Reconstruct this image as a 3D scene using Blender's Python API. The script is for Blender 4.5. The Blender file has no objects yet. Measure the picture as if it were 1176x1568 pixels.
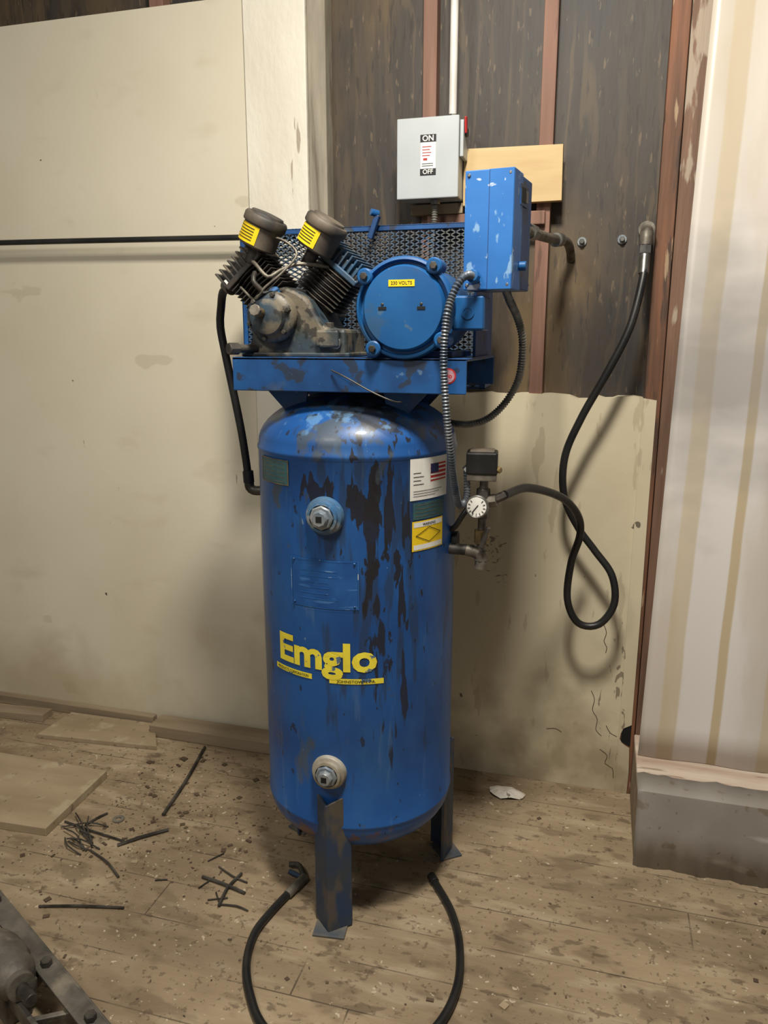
import bpy, bmesh, math, random
from mathutils import Vector, Matrix
random.seed(7)
sc=bpy.context.scene
try:
    sc.view_settings.view_transform='Standard'
except Exception: pass
PI=math.pi
# ------------------------------------------------------------------ materials
def lin(r,g,b):
    f=lambda v:(v/255/12.92) if v/255<=.04045 else ((v/255+.055)/1.055)**2.4
    return (f(r),f(g),f(b),1)
def M(name,c1,c2=None,scale=8,rough=.6,metal=0,bump=.1,stretch=(1,1,1),layers=(),lo=.35,hi=.65,wave=None,bscale=None,coat=0,planks=None):
    m=bpy.data.materials.new(name);m.use_nodes=True
    nt=m.node_tree;N=nt.nodes;Lk=nt.links.new
    b=N['Principled BSDF'];b.inputs['Roughness'].default_value=rough;b.inputs['Metallic'].default_value=metal
    if coat: b.inputs['Coat Weight'].default_value=coat
    tc=N.new('ShaderNodeTexCoord')
    def noise(sc_,st=(1,1,1),det=6,dist=0,off=0):
        mp=N.new('ShaderNodeMapping');mp.inputs['Scale'].default_value=st;mp.inputs['Location'].default_value=(off,off*.7,off*.3)
        Lk(tc.outputs['Object'],mp.inputs['Vector'])
        n=N.new('ShaderNodeTexNoise');n.inputs['Scale'].default_value=sc_;n.inputs['Detail'].default_value=det;n.inputs['Distortion'].default_value=dist
        Lk(mp.outputs[0],n.inputs['Vector']);return n.outputs['Fac']
    def ramp(src,a,z):
        r=N.new('ShaderNodeMapRange');r.inputs[1].default_value=a;r.inputs[2].default_value=z;r.clamp=True
        Lk(src,r.inputs[0]);return r.outputs[0]
    def mix(f,A,B):
        x=N.new('ShaderNodeMix');x.data_type='RGBA'
        Lk(f,x.inputs[0])
        for s,i in ((A,6),(B,7)):
            if isinstance(s,tuple): x.inputs[i].default_value=s
            else: Lk(s,x.inputs[i])
        return x.outputs[2]
    def math_(op,a,b2=None):
        x=N.new('ShaderNodeMath');x.operation=op
        for s,i in ((a,0),(b2,1)):
            if s is None: continue
            if isinstance(s,(int,float)): x.inputs[i].default_value=s
            else: Lk(s,x.inputs[i])
        return x.outputs[0]
    c2=c2 or tuple([v*.75 for v in c1[:3]]+[1])
    nf=noise(scale,stretch)
    col=mix(ramp(nf,lo,hi),c1,c2)
    xyz=N.new('ShaderNodeSeparateXYZ');Lk(tc.outputs['Object'],xyz.inputs[0])
    if wave:
        mp=N.new('ShaderNodeMapping');mp.inputs['Scale'].default_value=wave['st'];Lk(tc.outputs['Object'],mp.inputs[0])
        w=N.new('ShaderNodeTexWave');w.bands_direction=wave.get('dir','X');w.inputs['Scale'].default_value=wave['s'];w.inputs['Distortion'].default_value=wave['d'];w.inputs['Detail'].default_value=4;w.inputs['Detail Scale'].default_value=wave.get('ds',1)
        Lk(mp.outputs[0],w.inputs[0])
        wf=math_('MULTIPLY',ramp(w.outputs['Fac'],wave.get('t0',.5),.95),ramp(noise(5,(1,1,.5),off=9),.3,.65))
        col=mix(math_('MULTIPLY',wf,wave.get('a',.5)),col,wave['c'])
    for k,l in enumerate(layers):
        n=noise(l['s'],l.get('st',(1,1,1)),l.get('det',6),l.get('dist',0),3.3*(k+1))
        if 'at' in l:
            cx,cz,rx,rz=l['at']
            dx=math_('DIVIDE',math_('SUBTRACT',xyz.outputs[0],cx),rx);dz=math_('DIVIDE',math_('SUBTRACT',xyz.outputs[2],cz),rz)
            d=math_('SQRT',math_('ADD',math_('MULTIPLY',dx,dx),math_('MULTIPLY',dz,dz)))
            d=math_('MINIMUM',d,2.2)
            n=math_('SUBTRACT',n,math_('MULTIPLY',math_('SUBTRACT',d,.5),l.get('k',.18)))
        f=ramp(n,l['t'],l['t']+l.get('w',.02))
        f=math_('MULTIPLY',f,l.get('a',1))
        col=mix(f,col,l['c'])
    bh=noise(bscale or scale*3,stretch)
    if planks:
        wd=planks
        y=math_('DIVIDE',xyz.outputs[1],wd);fl=math_('FLOOR',y);fr=math_('SUBTRACT',y,fl)
        wn=N.new('ShaderNodeTexWhiteNoise');wn.noise_dimensions='1D';Lk(fl,wn.inputs['W'])
        col=mix(math_('MULTIPLY',wn.outputs[0],.25),col,lin(84,68,50))
        g=math_('GREATER_THAN',math_('ABSOLUTE',math_('SUBTRACT',fr,.5)),.487)
        xx=math_('ADD',math_('DIVIDE',xyz.outputs[0],1.9),math_('MULTIPLY',wn.outputs[0],7))
        g2=math_('LESS_THAN',math_('FRACT',xx),.0022)
        g=math_('MAXIMUM',g,g2)
        gn=ramp(noise(5),.42,.58)
        g=math_('MULTIPLY',g,gn)
        col=mix(math_('MULTIPLY',g,.75),col,lin(54,42,31))
        bh=math_('SUBTRACT',bh,math_('MULTIPLY',g,.8))
    Lk(col,b.inputs['Base Color'])
    bp=N.new('ShaderNodeBump');bp.inputs['Strength'].default_value=bump;bp.inputs['Distance'].default_value=.01
    Lk(bh,bp.inputs['Height']);Lk(bp.outputs[0],b.inputs['Normal'])
    return m
chipK=lin(32,31,34)
BLUE=M('tank_blue',lin(28,84,150),lin(20,66,126),scale=5,rough=.42,bump=.03,bscale=20,coat=.04,layers=[
  dict(s=6,st=(1,1,.5),t=.50,w=.18,c=lin(42,94,150),a=.6),
  dict(s=26,st=(1.2,1.2,.18),t=.48,w=.08,c=lin(38,50,64),at=(-.50,1.03,.13,.34),k=.13,a=.6),
  dict(s=24,st=(1.5,1.5,.40),t=.515,w=.02,c=chipK,at=(-.51,1.14,.070,.16),k=.13,a=.95),
  dict(s=28,st=(1.5,1.5,.18),t=.52,w=.02,c=chipK,at=(-.485,1.06,.055,.26),k=.12,a=.92),
  dict(s=30,st=(1.4,1.4,.5),t=.53,w=.02,c=chipK,at=(-.475,.97,.045,.11),k=.12,a=.95),
  dict(s=22,st=(1.3,1.3,.24),t=.54,w=.02,c=chipK,at=(-.480,.84,.030,.12),k=.12,a=.9),
  dict(s=20,st=(1.6,1.6,.25),t=.53,w=.03,c=chipK,at=(-.455,.58,.04,.15),k=.14,a=.85),
  dict(s=26,st=(1.4,1.4,.35),t=.56,w=.02,c=chipK,at=(-.63,1.17,.07,.05),k=.14,a=.9),
  dict(s=14,st=(1,1,.8),t=.48,w=.05,c=lin(66,76,84),at=(-.56,1.345,.17,.055),k=.10,a=.85),
  dict(s=20,st=(1,1,.8),t=.51,w=.03,c=lin(38,42,48),at=(-.55,1.33,.15,.05),k=.12,a=.9),
  dict(s=24,st=(1,1,.8),t=.55,w=.06,c=lin(100,144,186),at=(-.62,1.35,.16,.05),k=.12,a=.5),
  dict(s=9,st=(1,1,.3),t=.48,w=.14,c=lin(90,86,64),at=(-.83,.76,.045,.26),k=.12,a=.75),
  dict(s=14,st=(1,1,.4),t=.51,w=.10,c=lin(84,86,72),at=(-.70,.53,.10,.13),k=.14,a=.7),
  dict(s=18,st=(1,1,1),t=.50,w=.1,c=lin(106,70,44),at=(-.58,.26,.17,.045),k=.18,a=.85),
  dict(s=34,st=(1,1,.12),t=.62,w=.08,c=lin(84,116,150),a=.3),
  dict(s=70,st=(1,1,.5),t=.73,w=.02,c=lin(140,160,176),a=.5),
  dict(s=42,st=(1,1,.6),t=.68,w=.02,c=lin(30,36,46),a=.8),
])
BLUE2=M('blue_paint',lin(28,84,144),lin(20,60,108),scale=9,rough=.45,bump=.05,layers=[
  dict(s=22,t=.58,w=.04,c=lin(42,46,52),a=.8),dict(s=35,t=.68,w=.02,c=lin(110,138,158),a=.4),dict(s=9,t=.57,w=.1,c=lin(84,90,88),a=.5)])
PLATEB=M('plate_blue',lin(34,90,154),lin(24,70,130),scale=14,rough=.42,bump=.04,layers=[dict(s=40,st=(.4,.4,2),t=.60,w=.05,c=lin(70,120,175),a=.6)])
BLUE3=M('starter_blue',lin(46,112,184),lin(34,94,162),scale=6,rough=.42,bump=.02,layers=[
  dict(s=30,st=(1,1,.5),t=.61,w=.03,c=lin(140,176,206),a=.7),dict(s=12,st=(1,1,3),t=.66,w=.02,c=lin(204,214,220),a=.85),dict(s=70,st=(1,1,.3),t=.69,w=.02,c=lin(190,205,215),a=.7)])
BLUEM=M('motor_blue',lin(28,94,152),lin(22,78,134),scale=6,rough=.40,bump=.02,layers=[dict(s=30,t=.67,w=.03,c=lin(90,110,120),a=.5),dict(s=14,t=.58,w=.08,c=lin(60,86,104),a=.5)])
LEGB=M('leg_blue',lin(36,62,96),lin(56,64,74),scale=10,rough=.6,bump=.08,layers=[
  dict(s=16,st=(1,1,.5),t=.52,w=.1,c=lin(100,88,68),a=.7)])
FOOTM=M('foot_dusty',lin(110,102,88),lin(70,76,84),scale=14,rough=.7,bump=.1)
DIRTYB=M('greasy_blue',lin(38,60,76),lin(68,68,60),scale=12,rough=.5,bump=.18,layers=[dict(s=16,t=.50,w=.1,c=lin(116,106,88),a=.75),dict(s=30,t=.56,w=.04,c=lin(26,26,26),a=.75)])
FIN=M('fin_black',lin(40,40,42),lin(76,68,58),scale=25,rough=.55,bump=.1,metal=.15)
FINB=M('fin_blue',lin(44,82,112),lin(60,64,66),scale=18,rough=.5,bump=.1,layers=[dict(s=20,t=.52,w=.1,c=lin(124,118,104),a=.6)])
BLK=M('black_rubber',lin(20,20,21),lin(34,33,32),scale=12,rough=.42,bump=.05)
CAP=M('cap_black',lin(46,44,42),lin(116,104,88),scale=9,rough=.6,bump=.05,lo=.42,hi=.72)
DARK=M('dark_hole',lin(8,8,8),lin(12,12,12),rough=.8)
CRK=M('crack_brown',lin(96,80,60),lin(60,48,36),rough=.9)
STEEL=M('steel',lin(165,165,160),lin(110,108,104),scale=20,rough=.35,metal=.85,bump=.05)
DSTEEL=M('dark_steel',lin(92,88,82),lin(52,48,44),scale=20,rough=.5,metal=.5,bump=.1)
FLEX=M('flex_conduit',lin(158,156,150),lin(105,102,98),scale=30,rough=.42,metal=.4,bump=.05)
FLEXD=M('flex_conduit_dirty',lin(112,116,120),lin(62,76,92),scale=18,rough=.48,metal=.4,bump=.05)
BRASS=M('dirty_brass',lin(150,128,86),lin(90,76,52),scale=30,rough=.45,metal=.5,bump=.1)
GREYM=M('grey_fitting',lin(128,122,110),lin(84,78,70),scale=30,rough=.5,metal=.45,bump=.1)
PLUG=M('plug_grey',lin(160,162,158),lin(96,112,130),scale=18,rough=.45,metal=.3,bump=.08)
PLUG2=M('plug_tan',lin(180,176,164),lin(138,126,104),scale=18,rough=.5,metal=.2,bump=.1)
YEL=M('yellow_paint',lin(244,228,70),lin(228,208,55),scale=20,rough=.5,bump=.02,layers=[dict(s=45,t=.63,w=.02,c=lin(40,90,140),a=.9)])
YELL=M('yellow_label',lin(248,214,30),lin(235,198,25),scale=5,rough=.5,bump=0)
WHT=M('label_white',lin(236,236,230),lin(218,216,208),scale=12,rough=.5,bump=0)
RED=M('label_red',lin(190,40,40),rough=.5,bump=0)
NAVY=M('label_navy',lin(30,40,90),rough=.5,bump=0)
INK=M('ink',lin(20,20,22),rough=.6,bump=0)
GOLDK=M('plate_green',lin(44,80,92),lin(56,90,90),scale=40,rough=.5,bump=.02)
GREY=M('grey_enamel',lin(180,186,188),lin(168,174,176),scale=4,rough=.4,bump=.01,layers=[dict(s=60,t=.74,w=.02,c=lin(110,112,112),a=.6)])
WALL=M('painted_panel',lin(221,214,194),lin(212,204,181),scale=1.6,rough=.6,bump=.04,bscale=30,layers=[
  dict(s=5,st=(1,1,2),t=.60,w=.16,c=lin(196,185,160),a=.45),
  dict(s=22,st=(1,1,1),t=.765,w=.01,c=lin(60,52,42),a=.9),
  dict(s=30,st=(1,1,.25),t=.75,w=.01,c=lin(110,98,80),a=.6),
  dict(s=2.6,st=(.7,1,1.6),t=.655,w=.012,c=lin(178,166,142),a=.35),
  dict(s=3,st=(1,1,.8),t=.40,w=.3,c=lin(170,153,122),at=(-2.2,.0,2.6,.42),k=.3,a=.65)])  # last layer: light falloff toward the floor, painted into the colour as grime
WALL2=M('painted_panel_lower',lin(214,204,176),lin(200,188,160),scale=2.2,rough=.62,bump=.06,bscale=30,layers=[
  dict(s=20,t=.735,w=.01,c=lin(60,50,40),a=.8),
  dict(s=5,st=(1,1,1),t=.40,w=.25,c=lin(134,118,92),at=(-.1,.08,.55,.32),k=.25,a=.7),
  dict(s=16,st=(1.5,1,.6),t=.60,w=.015,c=lin(96,82,62),at=(.09,.36,.06,.28),k=.14,a=.7,dist=2),
  dict(s=18,st=(1,1,2),t=.60,w=.02,c=lin(90,76,58),at=(-.33,.80,.09,.10),k=.15,a=.7,dist=2),
  dict(s=12,st=(2,1,.5),t=.63,w=.03,c=lin(150,134,106),a=.35)])
BOARDW=M('rough_white_board',lin(230,226,212),lin(216,210,194),scale=4,rough=.7,bump=.3,bscale=40,stretch=(1,1,.5),layers=[
  dict(s=9,st=(3,1,.4),t=.66,w=.02,c=lin(150,136,116),a=.8)])
POSTW=M('weathered_post',lin(160,152,136),lin(128,120,105),scale=10,rough=.75,bump=.3,stretch=(2,1,.3),layers=[
  dict(s=12,st=(3,1,.3),t=.56,w=.08,c=lin(92,83,69),a=.6)])
DPLY=M('dark_plywood',lin(64,57,49),lin(50,45,40),scale=3,rough=.6,bump=.2,stretch=(3,1,.5),
  wave=dict(st=(1,1,.16),s=5,d=20,ds=1.1,dir='X',c=lin(98,82,60),a=.45,t0=.75),layers=[
  dict(s=2.2,st=(1.2,1,.6),t=.48,w=.22,c=lin(116,94,60),a=.6),
  dict(s=2.6,st=(1.2,1,.5),t=.53,w=.12,c=lin(40,39,40),a=.75),
  dict(s=30,st=(2.5,1,.6),t=.64,w=.04,c=lin(118,100,78),a=.5),
  dict(s=45,st=(2,1,.3),t=.60,w=.05,c=lin(32,30,30),a=.5),
  dict(s=3.2,st=(1,1,.4),t=.47,w=.08,c=lin(36,33,32),at=(0,1.45,2.2,.26),k=.10,a=.6)])
STUD=M('stud_wood',lin(136,102,86),lin(112,80,66),scale=6,rough=.7,bump=.15,stretch=(4,1,.3),layers=[
  dict(s=10,st=(3,1,.4),t=.60,w=.06,c=lin(84,58,46),a=.7)])
STUDR=M('stud_wood_red',lin(132,88,62),lin(88,62,46),scale=6,rough=.7,bump=.25,stretch=(5,1,.3),layers=[
  dict(s=9,st=(3,1,.3),t=.56,w=.04,c=lin(58,46,38),a=.8),dict(s=13,st=(3,1,.3),t=.62,w=.03,c=lin(184,160,128),a=.6)])
STUDW=M('stud_wood_scraped',lin(122,92,74),lin(98,74,58),scale=7,rough=.7,bump=.3,stretch=(5,1,.4),layers=[
  dict(s=14,st=(2.4,1,.5),t=.52,w=.06,c=lin(174,162,144),at=(.2,2.30,.5,.5),k=.12,a=.7)])
PLYT=M('new_plywood',lin(204,178,130),lin(190,162,114),scale=8,rough=.6,bump=.03,stretch=(.4,1,3))
SCRAPW=M('scrap_plywood',lin(162,144,117),lin(142,125,98),scale=5,rough=.8,bump=.1,stretch=(.5,2,1),layers=[dict(s=12,t=.56,w=.1,c=lin(182,168,142),a=.5),dict(s=30,t=.64,w=.04,c=lin(96,80,60),a=.6)])
BOARDF=M('dusty_board',lin(150,134,110),lin(126,110,87),scale=6,rough=.8,bump=.15,stretch=(.4,3,3))
FLOORM=M('floor_planks',lin(164,145,117),lin(140,122,96),scale=3,rough=.8,bump=.3,stretch=(.6,2.2,1),bscale=34,planks=.135,layers=[
  dict(s=7,st=(.6,2.5,1),t=.54,w=.12,c=lin(182,165,138),a=.55),
  dict(s=9,st=(.8,1.6,1),t=.55,w=.08,c=lin(106,88,67),a=.55),
  dict(s=20,st=(.7,1.5,1),t=.62,w=.05,c=lin(80,64,47),a=.6),
  dict(s=2.2,st=(1,1,1),t=.46,w=.2,c=lin(114,96,74),a=.6),
  dict(s=70,st=(1,1,1),t=.61,w=.04,c=lin(88,72,54),a=.6),
  dict(s=60,st=(1,1,1),t=.68,w=.02,c=lin(212,198,172),a=.7)])
CEILM=M('ceiling_boards',lin(92,80,66),lin(76,64,52),scale=4,rough=.8)
def sheet_mat():
    m=bpy.data.materials.new('plastic_sheet');m.use_nodes=True;nt=m.node_tree;N=nt.nodes;Lk=nt.links.new
    b=N['Principled BSDF'];tc=N.new('ShaderNodeTexCoord');xyz=N.new('ShaderNodeSeparateXYZ');Lk(tc.outputs['Object'],xyz.inputs[0])
    def nz(s,st,d=6,off=0):
        n=N.new('ShaderNodeTexNoise');n.inputs['Scale'].default_value=s;n.inputs['Detail'].default_value=d
        mp=N.new('ShaderNodeMapping');mp.inputs['Scale'].default_value=st;mp.inputs['Location'].default_value=(off,off,off);Lk(tc.outputs['Object'],mp.inputs[0]);Lk(mp.outputs[0],n.inputs[0]);return n.outputs[0]
    def mth(op,a,b_=None,c_=None):
        x=N.new('ShaderNodeMath');x.operation=op
        for i,s in enumerate((a,b_,c_)):
            if s is None: continue
            if isinstance(s,(int,float)): x.inputs[i].default_value=s
            else: Lk(s,x.inputs[i])
        return x.outputs[0]
    def rmp(s,a,z):
        r=N.new('ShaderNodeMapRange');r.inputs[1].default_value=a;r.inputs[2].default_value=z;Lk(s,r.inputs[0]);return r.outputs[0]
    def mx(f,A,B):
        x=N.new('ShaderNodeMix');x.data_type='RGBA';Lk(f,x.inputs[0])
        for s,i in ((A,6),(B,7)):
            if isinstance(s,tuple): x.inputs[i].default_value=s
            else: Lk(s,x.inputs[i])
        return x.outputs[2]
    X=mth('MULTIPLY_ADD',xyz.outputs[2],-.022,xyz.outputs[0])
    X=mth('ADD',X,mth('MULTIPLY',mth('SUBTRACT',nz(3,(1,1,1.2),2),.5),.012))
    F=mth('FRACT',mth('DIVIDE',mth('SUBTRACT',X,.16),.62))
    r=N.new('ShaderNodeValToRGB');Lk(F,r.inputs[0]);cr=r.color_ramp
    T=lin(200,188,166);T2=lin(190,174,144);W=lin(216,212,208);W2=lin(206,201,195)
    st=[(0,W2),(.09,W2),(.10,T),(.17,T),(.18,W),(.33,W),(.335,T2),(.37,T2),(.378,W),(.55,W2),(.56,T),(.66,T),(.67,W),(.8,W),(.805,T2),(.84,T2),(.85,W2)]
    while len(cr.elements)>1: cr.elements.remove(cr.elements[0])
    cr.elements[0].position=0;cr.elements[0].color=W2
    for p_,c_ in st[1:]:
        e=cr.elements.new(p_);e.color=c_
    col=r.outputs[0]
    up=rmp(xyz.outputs[2],1.55,2.3)
    col=mx(mth('MULTIPLY',up,.5),col,lin(190,176,150))
    col=mx(mth('MULTIPLY',rmp(nz(4,(1.5,1,.35),5,2),.52,.66),.3),col,lin(176,156,122))
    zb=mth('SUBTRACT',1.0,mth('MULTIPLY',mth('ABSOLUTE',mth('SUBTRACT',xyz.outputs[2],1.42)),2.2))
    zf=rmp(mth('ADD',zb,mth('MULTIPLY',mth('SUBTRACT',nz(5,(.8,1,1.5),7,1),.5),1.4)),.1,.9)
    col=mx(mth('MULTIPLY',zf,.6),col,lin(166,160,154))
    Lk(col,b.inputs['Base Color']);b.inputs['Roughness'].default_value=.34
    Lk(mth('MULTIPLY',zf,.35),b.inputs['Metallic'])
    bp=N.new('ShaderNodeBump');bp.inputs['Strength'].default_value=.08;bp.inputs['Distance'].default_value=.01;Lk(nz(10,(1,1,.4),3),bp.inputs['Height']);Lk(bp.outputs[0],b.inputs['Normal'])
    return m
SHEET=sheet_mat()
SILV=M('silver_flashing',lin(172,168,162),lin(148,143,136),scale=3,rough=.45,metal=.25,bump=.12,bscale=10,layers=[
  dict(s=7,st=(.6,1,3),t=.58,w=.1,c=lin(206,202,197),a=.55),dict(s=14,t=.64,w=.04,c=lin(122,106,84),a=.55),dict(s=50,t=.68,w=.03,c=lin(96,84,68),a=.5)])
SILLW=M('worn_sill',lin(206,192,176),lin(176,152,134),scale=6,rough=.7,bump=.2,stretch=(.4,3,2),layers=[dict(s=14,st=(.4,3,2),t=.60,w=.03,c=lin(120,92,76),a=.6)])
CAST=M('cast_iron',lin(104,98,88),lin(66,62,56),scale=16,rough=.6,metal=.25,bump=.25,layers=[dict(s=9,t=.54,w=.1,c=lin(146,136,118),a=.6)])
# ------------------------------------------------------------------ geometry helpers
def E(name,loc):
    e=bpy.data.objects.new(name,None);e.empty_display_size=.1;e.location=loc;sc.collection.objects.link(e);return e
def reg(name,me,mat,par=None,smooth=False,bev=0,auto=True):
    o=bpy.data.objects.new(name,me);sc.collection.objects.link(o)
    if isinstance(mat,(list,tuple)):
        for mm in mat: me.materials.append(mm)
    elif mat: me.materials.append(mat)
    if par is not None:
        o.parent=par;o.matrix_parent_inverse=Matrix.Translation(-Vector(par.location))
    if smooth:
        for p in me.polygons:p.use_smooth=True
        try: me.set_sharp_from_angle(angle=math.radians(38))
        except Exception: pass
    if bev:
        md=o.modifiers.new('b','BEVEL');md.width=bev;md.segments=2;md.limit_method='ANGLE';md.angle_limit=math.radians(40)
    return o
def fin(bm,name,mat,par=None,smooth=False,bev=0):
    bmesh.ops.recalc_face_normals(bm,faces=bm.faces)
    me=bpy.data.meshes.new(name);bm.to_mesh(me);bm.free();return reg(name,me,mat,par,smooth,bev)
def addbox(bm,c,h,R=None):
    c=Vector(c);R=R or Matrix.Identity(3);vs=[]
    for x in(-1,1):
        for y in(-1,1):
            for z in(-1,1):
                vs.append(bm.verts.new(c+R@Vector((x*h[0],y*h[1],z*h[2]))))
    for f in((0,1,3,2),(4,6,7,5),(0,4,5,1),(2,3,7,6),(0,2,6,4),(1,5,7,3)):
        bm.faces.new([vs[i] for i in f])
def box(name,x0,x1,y0,y1,z0,z1,mat,par=None,bev=.003):
    bm=bmesh.new();addbox(bm,((x0+x1)/2,(y0+y1)/2,(z0+z1)/2),((x1-x0)/2,(y1-y0)/2,(z1-z0)/2));return fin(bm,name,mat,par,bev=bev)
def obox(name,c,h,R,mat,par=None,bev=.002):
    bm=bmesh.new();addbox(bm,c,h,R);return fin(bm,name,mat,par,bev=bev)
def frame(ax):
    ax=Vector(ax).normalized();t=Vector((0,0,1)) if abs(ax.z)<.9 else Vector((1,0,0))
    u=ax.cross(t).normalized();v=ax.cross(u);return ax,u,v
def addlathe(bm,prof,o,ax,seg=32):
    ax,u,v=frame(ax);o=Vector(o);rings=[]
    for r,h in prof:
        if r<1e-6: rings.append([bm.verts.new(o+ax*h)])
        else: rings.append([bm.verts.new(o+ax*h+(u*math.cos(2*PI*i/seg)+v*math.sin(2*PI*i/seg))*r) for i in range(seg)])
    for a,b in zip(rings,rings[1:]):
        for i in range(seg):
            j=(i+1)%seg
            if len(a)==1 and len(b)==1: continue
            if len(a)==1: bm.faces.new((a[0],b[i],b[j]))
            elif len(b)==1: bm.faces.new((a[i],b[0],a[j]))
            else: bm.faces.new((a[i],b[i],b[j],a[j]))
def lathe(name,prof,o,ax,mat,par=None,seg=40):
    bm=bmesh.new();addlathe(bm,prof,o,ax,seg);return fin(bm,name,mat,par,smooth=True)
def cylp(r,h,b=.002): return [(0,0),(r-b,0),(r,b),(r,h-b),(r-b,h),(0,h)]
def cyl(name,p0,p1,r,mat,par=None,seg=24,b=.0015):
    d=Vector(p1)-Vector(p0);return lathe(name,cylp(r,d.length,b),p0,d,mat,par,seg)
def crom(pts,ds):
    P=[Vector(p) for p in pts];P=[P[0]*2-P[1]]+P+[P[-1]*2-P[-2]];out=[]
    for i in range(1,len(P)-2):
        a,b,c,d=P[i-1:i+3];n=max(2,int((c-b).length/ds))
        for k in range(n):
            t=k/n
            out.append(.5*((2*b)+(c-a)*t+(2*a-5*b+4*c-d)*t*t+(3*b-a-3*c+d)*t**3))
    out.append(P[-2]);return out
def addtube(bm,pts,r,seg=12,ds=.01,corr=False,amp=.18):
    S=crom(pts,ds);u=None;rings=[]
    for i,p in enumerate(S):
        t=(S[min(i+1,len(S)-1)]-S[max(i-1,0)]).normalized()
        if u is None: _,u,_v=frame(t)
        u=(u-t*u.dot(t)).normalized();v=t.cross(u)
        rr=r(i/(len(S)-1)) if callable(r) else r
        if corr: rr*=(1+amp*(1 if i%2 else -1))
        rings.append([bm.verts.new(p+(u*math.cos(2*PI*k/seg)+v*math.sin(2*PI*k/seg))*rr) for k in range(seg)])
    for a,b in zip(rings,rings[1:]):
        for k in range(seg):
            j=(k+1)%seg;bm.faces.new((a[k],a[j],b[j],b[k]))
    bm.faces.new(rings[0][::-1]);bm.faces.new(rings[-1])
def tube(name,pts,r,mat,par=None,seg=12,ds=.01,corr=False):
    bm=bmesh.new();addtube(bm,pts,r,seg,ds,corr);return fin(bm,name,mat,par,smooth=True)
def prism(name,poly,y0,y1,mat,par=None,bev=.002,axis='y'):
    bm=bmesh.new()
    f=(lambda a,b,h:(a,h,b)) if axis=='y' else (lambda a,b,h:(a,b,h))
    A=[bm.verts.new(f(a,b,y0)) for a,b in poly];B=[bm.verts.new(f(a,b,y1)) for a,b in poly]
    bm.faces.new(A);bm.faces.new(B[::-1])
    for i in range(len(poly)):
        j=(i+1)%len(poly);bm.faces.new((A[i],A[j],B[j],B[i]))
    return fin(bm,name,mat,par,bev=bev)
def textmesh(body,size,bold=0.0,align='CENTER'):
    cu=bpy.data.curves.new('t','FONT');cu.body=body;cu.size=size;cu.offset=bold;cu.align_x=align;cu.resolution_u=3
    o=bpy.data.objects.new('t',cu);sc.collection.objects.link(o);bpy.context.view_layer.update()
    me=bpy.data.meshes.new_from_object(o.evaluated_get(bpy.context.evaluated_depsgraph_get()))
    bpy.data.objects.remove(o);bpy.data.curves.remove(cu);return me
def text(name,body,size,loc,mat,par,bold=0.0,R=None,align='CENTER'):
    me=textmesh(body,size,bold,align);R=R or Matrix.Identity(3);loc=Vector(loc)
    for v in me.vertices:
        v.co=loc+R@Vector((v.co.x,0,v.co.y))
    me.materials.clear()
    return reg(name,me,mat,par)
# ------------------------------------------------------------------ room shell
box('floor',-4.6,2.4,-4.2,.10,-.05,0,FLOORM,bev=0)
box('ceiling',-4.6,2.4,-4.2,.10,3.15,3.2,CEILM,bev=0)
box('wall_back',-4.6,2.4,.06,.10,0,3.15,DPLY,bev=0)
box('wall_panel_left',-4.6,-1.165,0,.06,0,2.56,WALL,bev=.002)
box('wall_board',-1.160,-.952,-.012,.06,0,3.15,BOARDW,bev=.003)
box('wall_post',-.950,-.889,-.004,.06,0,3.15,POSTW,bev=.004)
for i,(a,b) in enumerate(((-.583,-.541),(-.228,-.187))):
    box('wall_stud' if i==0 else 'wall_stud.%03d'%i,a,b,.012,.06,1.2,3.15,STUD,bev=.002)
for i,(a,b) in enumerate(((-3.9,-3.85),(-3.1,-3.05),(-2.3,-2.25),(-1.5,-1.45))):
    box('wall_stud.%03d'%(i+4),a,b,.01,.06,2.56,3.15,STUD,bev=.002)
box('wall_stud.002',.119,.168,-.002,.06,0,3.15,STUDR,bev=.003)
box('wall_stud.003',.170,.228,-.006,.06,0,3.15,STUDW,bev=.003)
top=[]
x=-.887
while x<.150:
    z=1.340+random.uniform(-.003,.003)
    if -.08<x<-.03: z-=.014
    if 0.0<x<.03: z-=.006
    top.append((x,z));x+=random.uniform(.012,.035)
prism('wall_panel_right',[(-.887,0)]+[t for t in top if t[0]<.117]+[(.1175,1.334),(.1175,0)],0,.059,WALL2,bev=0)
pp=[(.1175,0),(.156,0),(.158,.08),(.154,.17),(.142,.176),(.130,.186),(.121,.200),(.124,.222),(.131,.240),(.143,.248),(.156,.256),(.157,.6),(.155,1.0),(.156,1.328),(.1175,1.334)]
prism('wall_panel_edge',pp,-.006,-.002,WALL2,bev=0)
prism('wall_panel_hole',[(.124,.190),(.156,.176),(.156,.254),(.128,.236)],-.0035,-.0022,DARK,bev=0)
bm=bmesh.new()
for ln in ([(.045,.60),(.056,.57),(.050,.54),(.060,.52),(.058,.50)],[(.02,.36),(.032,.33),(.028,.29),(.045,.26),(.043,.22),(.062,.20)],[(.075,.24),(.09,.215),(.112,.205)],[(.06,.15),(.085,.13),(.08,.10),(.105,.085),(.110,.05)],[(-.12,.20),(-.09,.205),(-.07,.195)]):
    addtube(bm,[(a_,-.0002 if a_<.117 else -.006,b_) for a_,b_ in ln],.0012,5,.01)
fin(bm,'wall_panel_crack',CRK)
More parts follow.
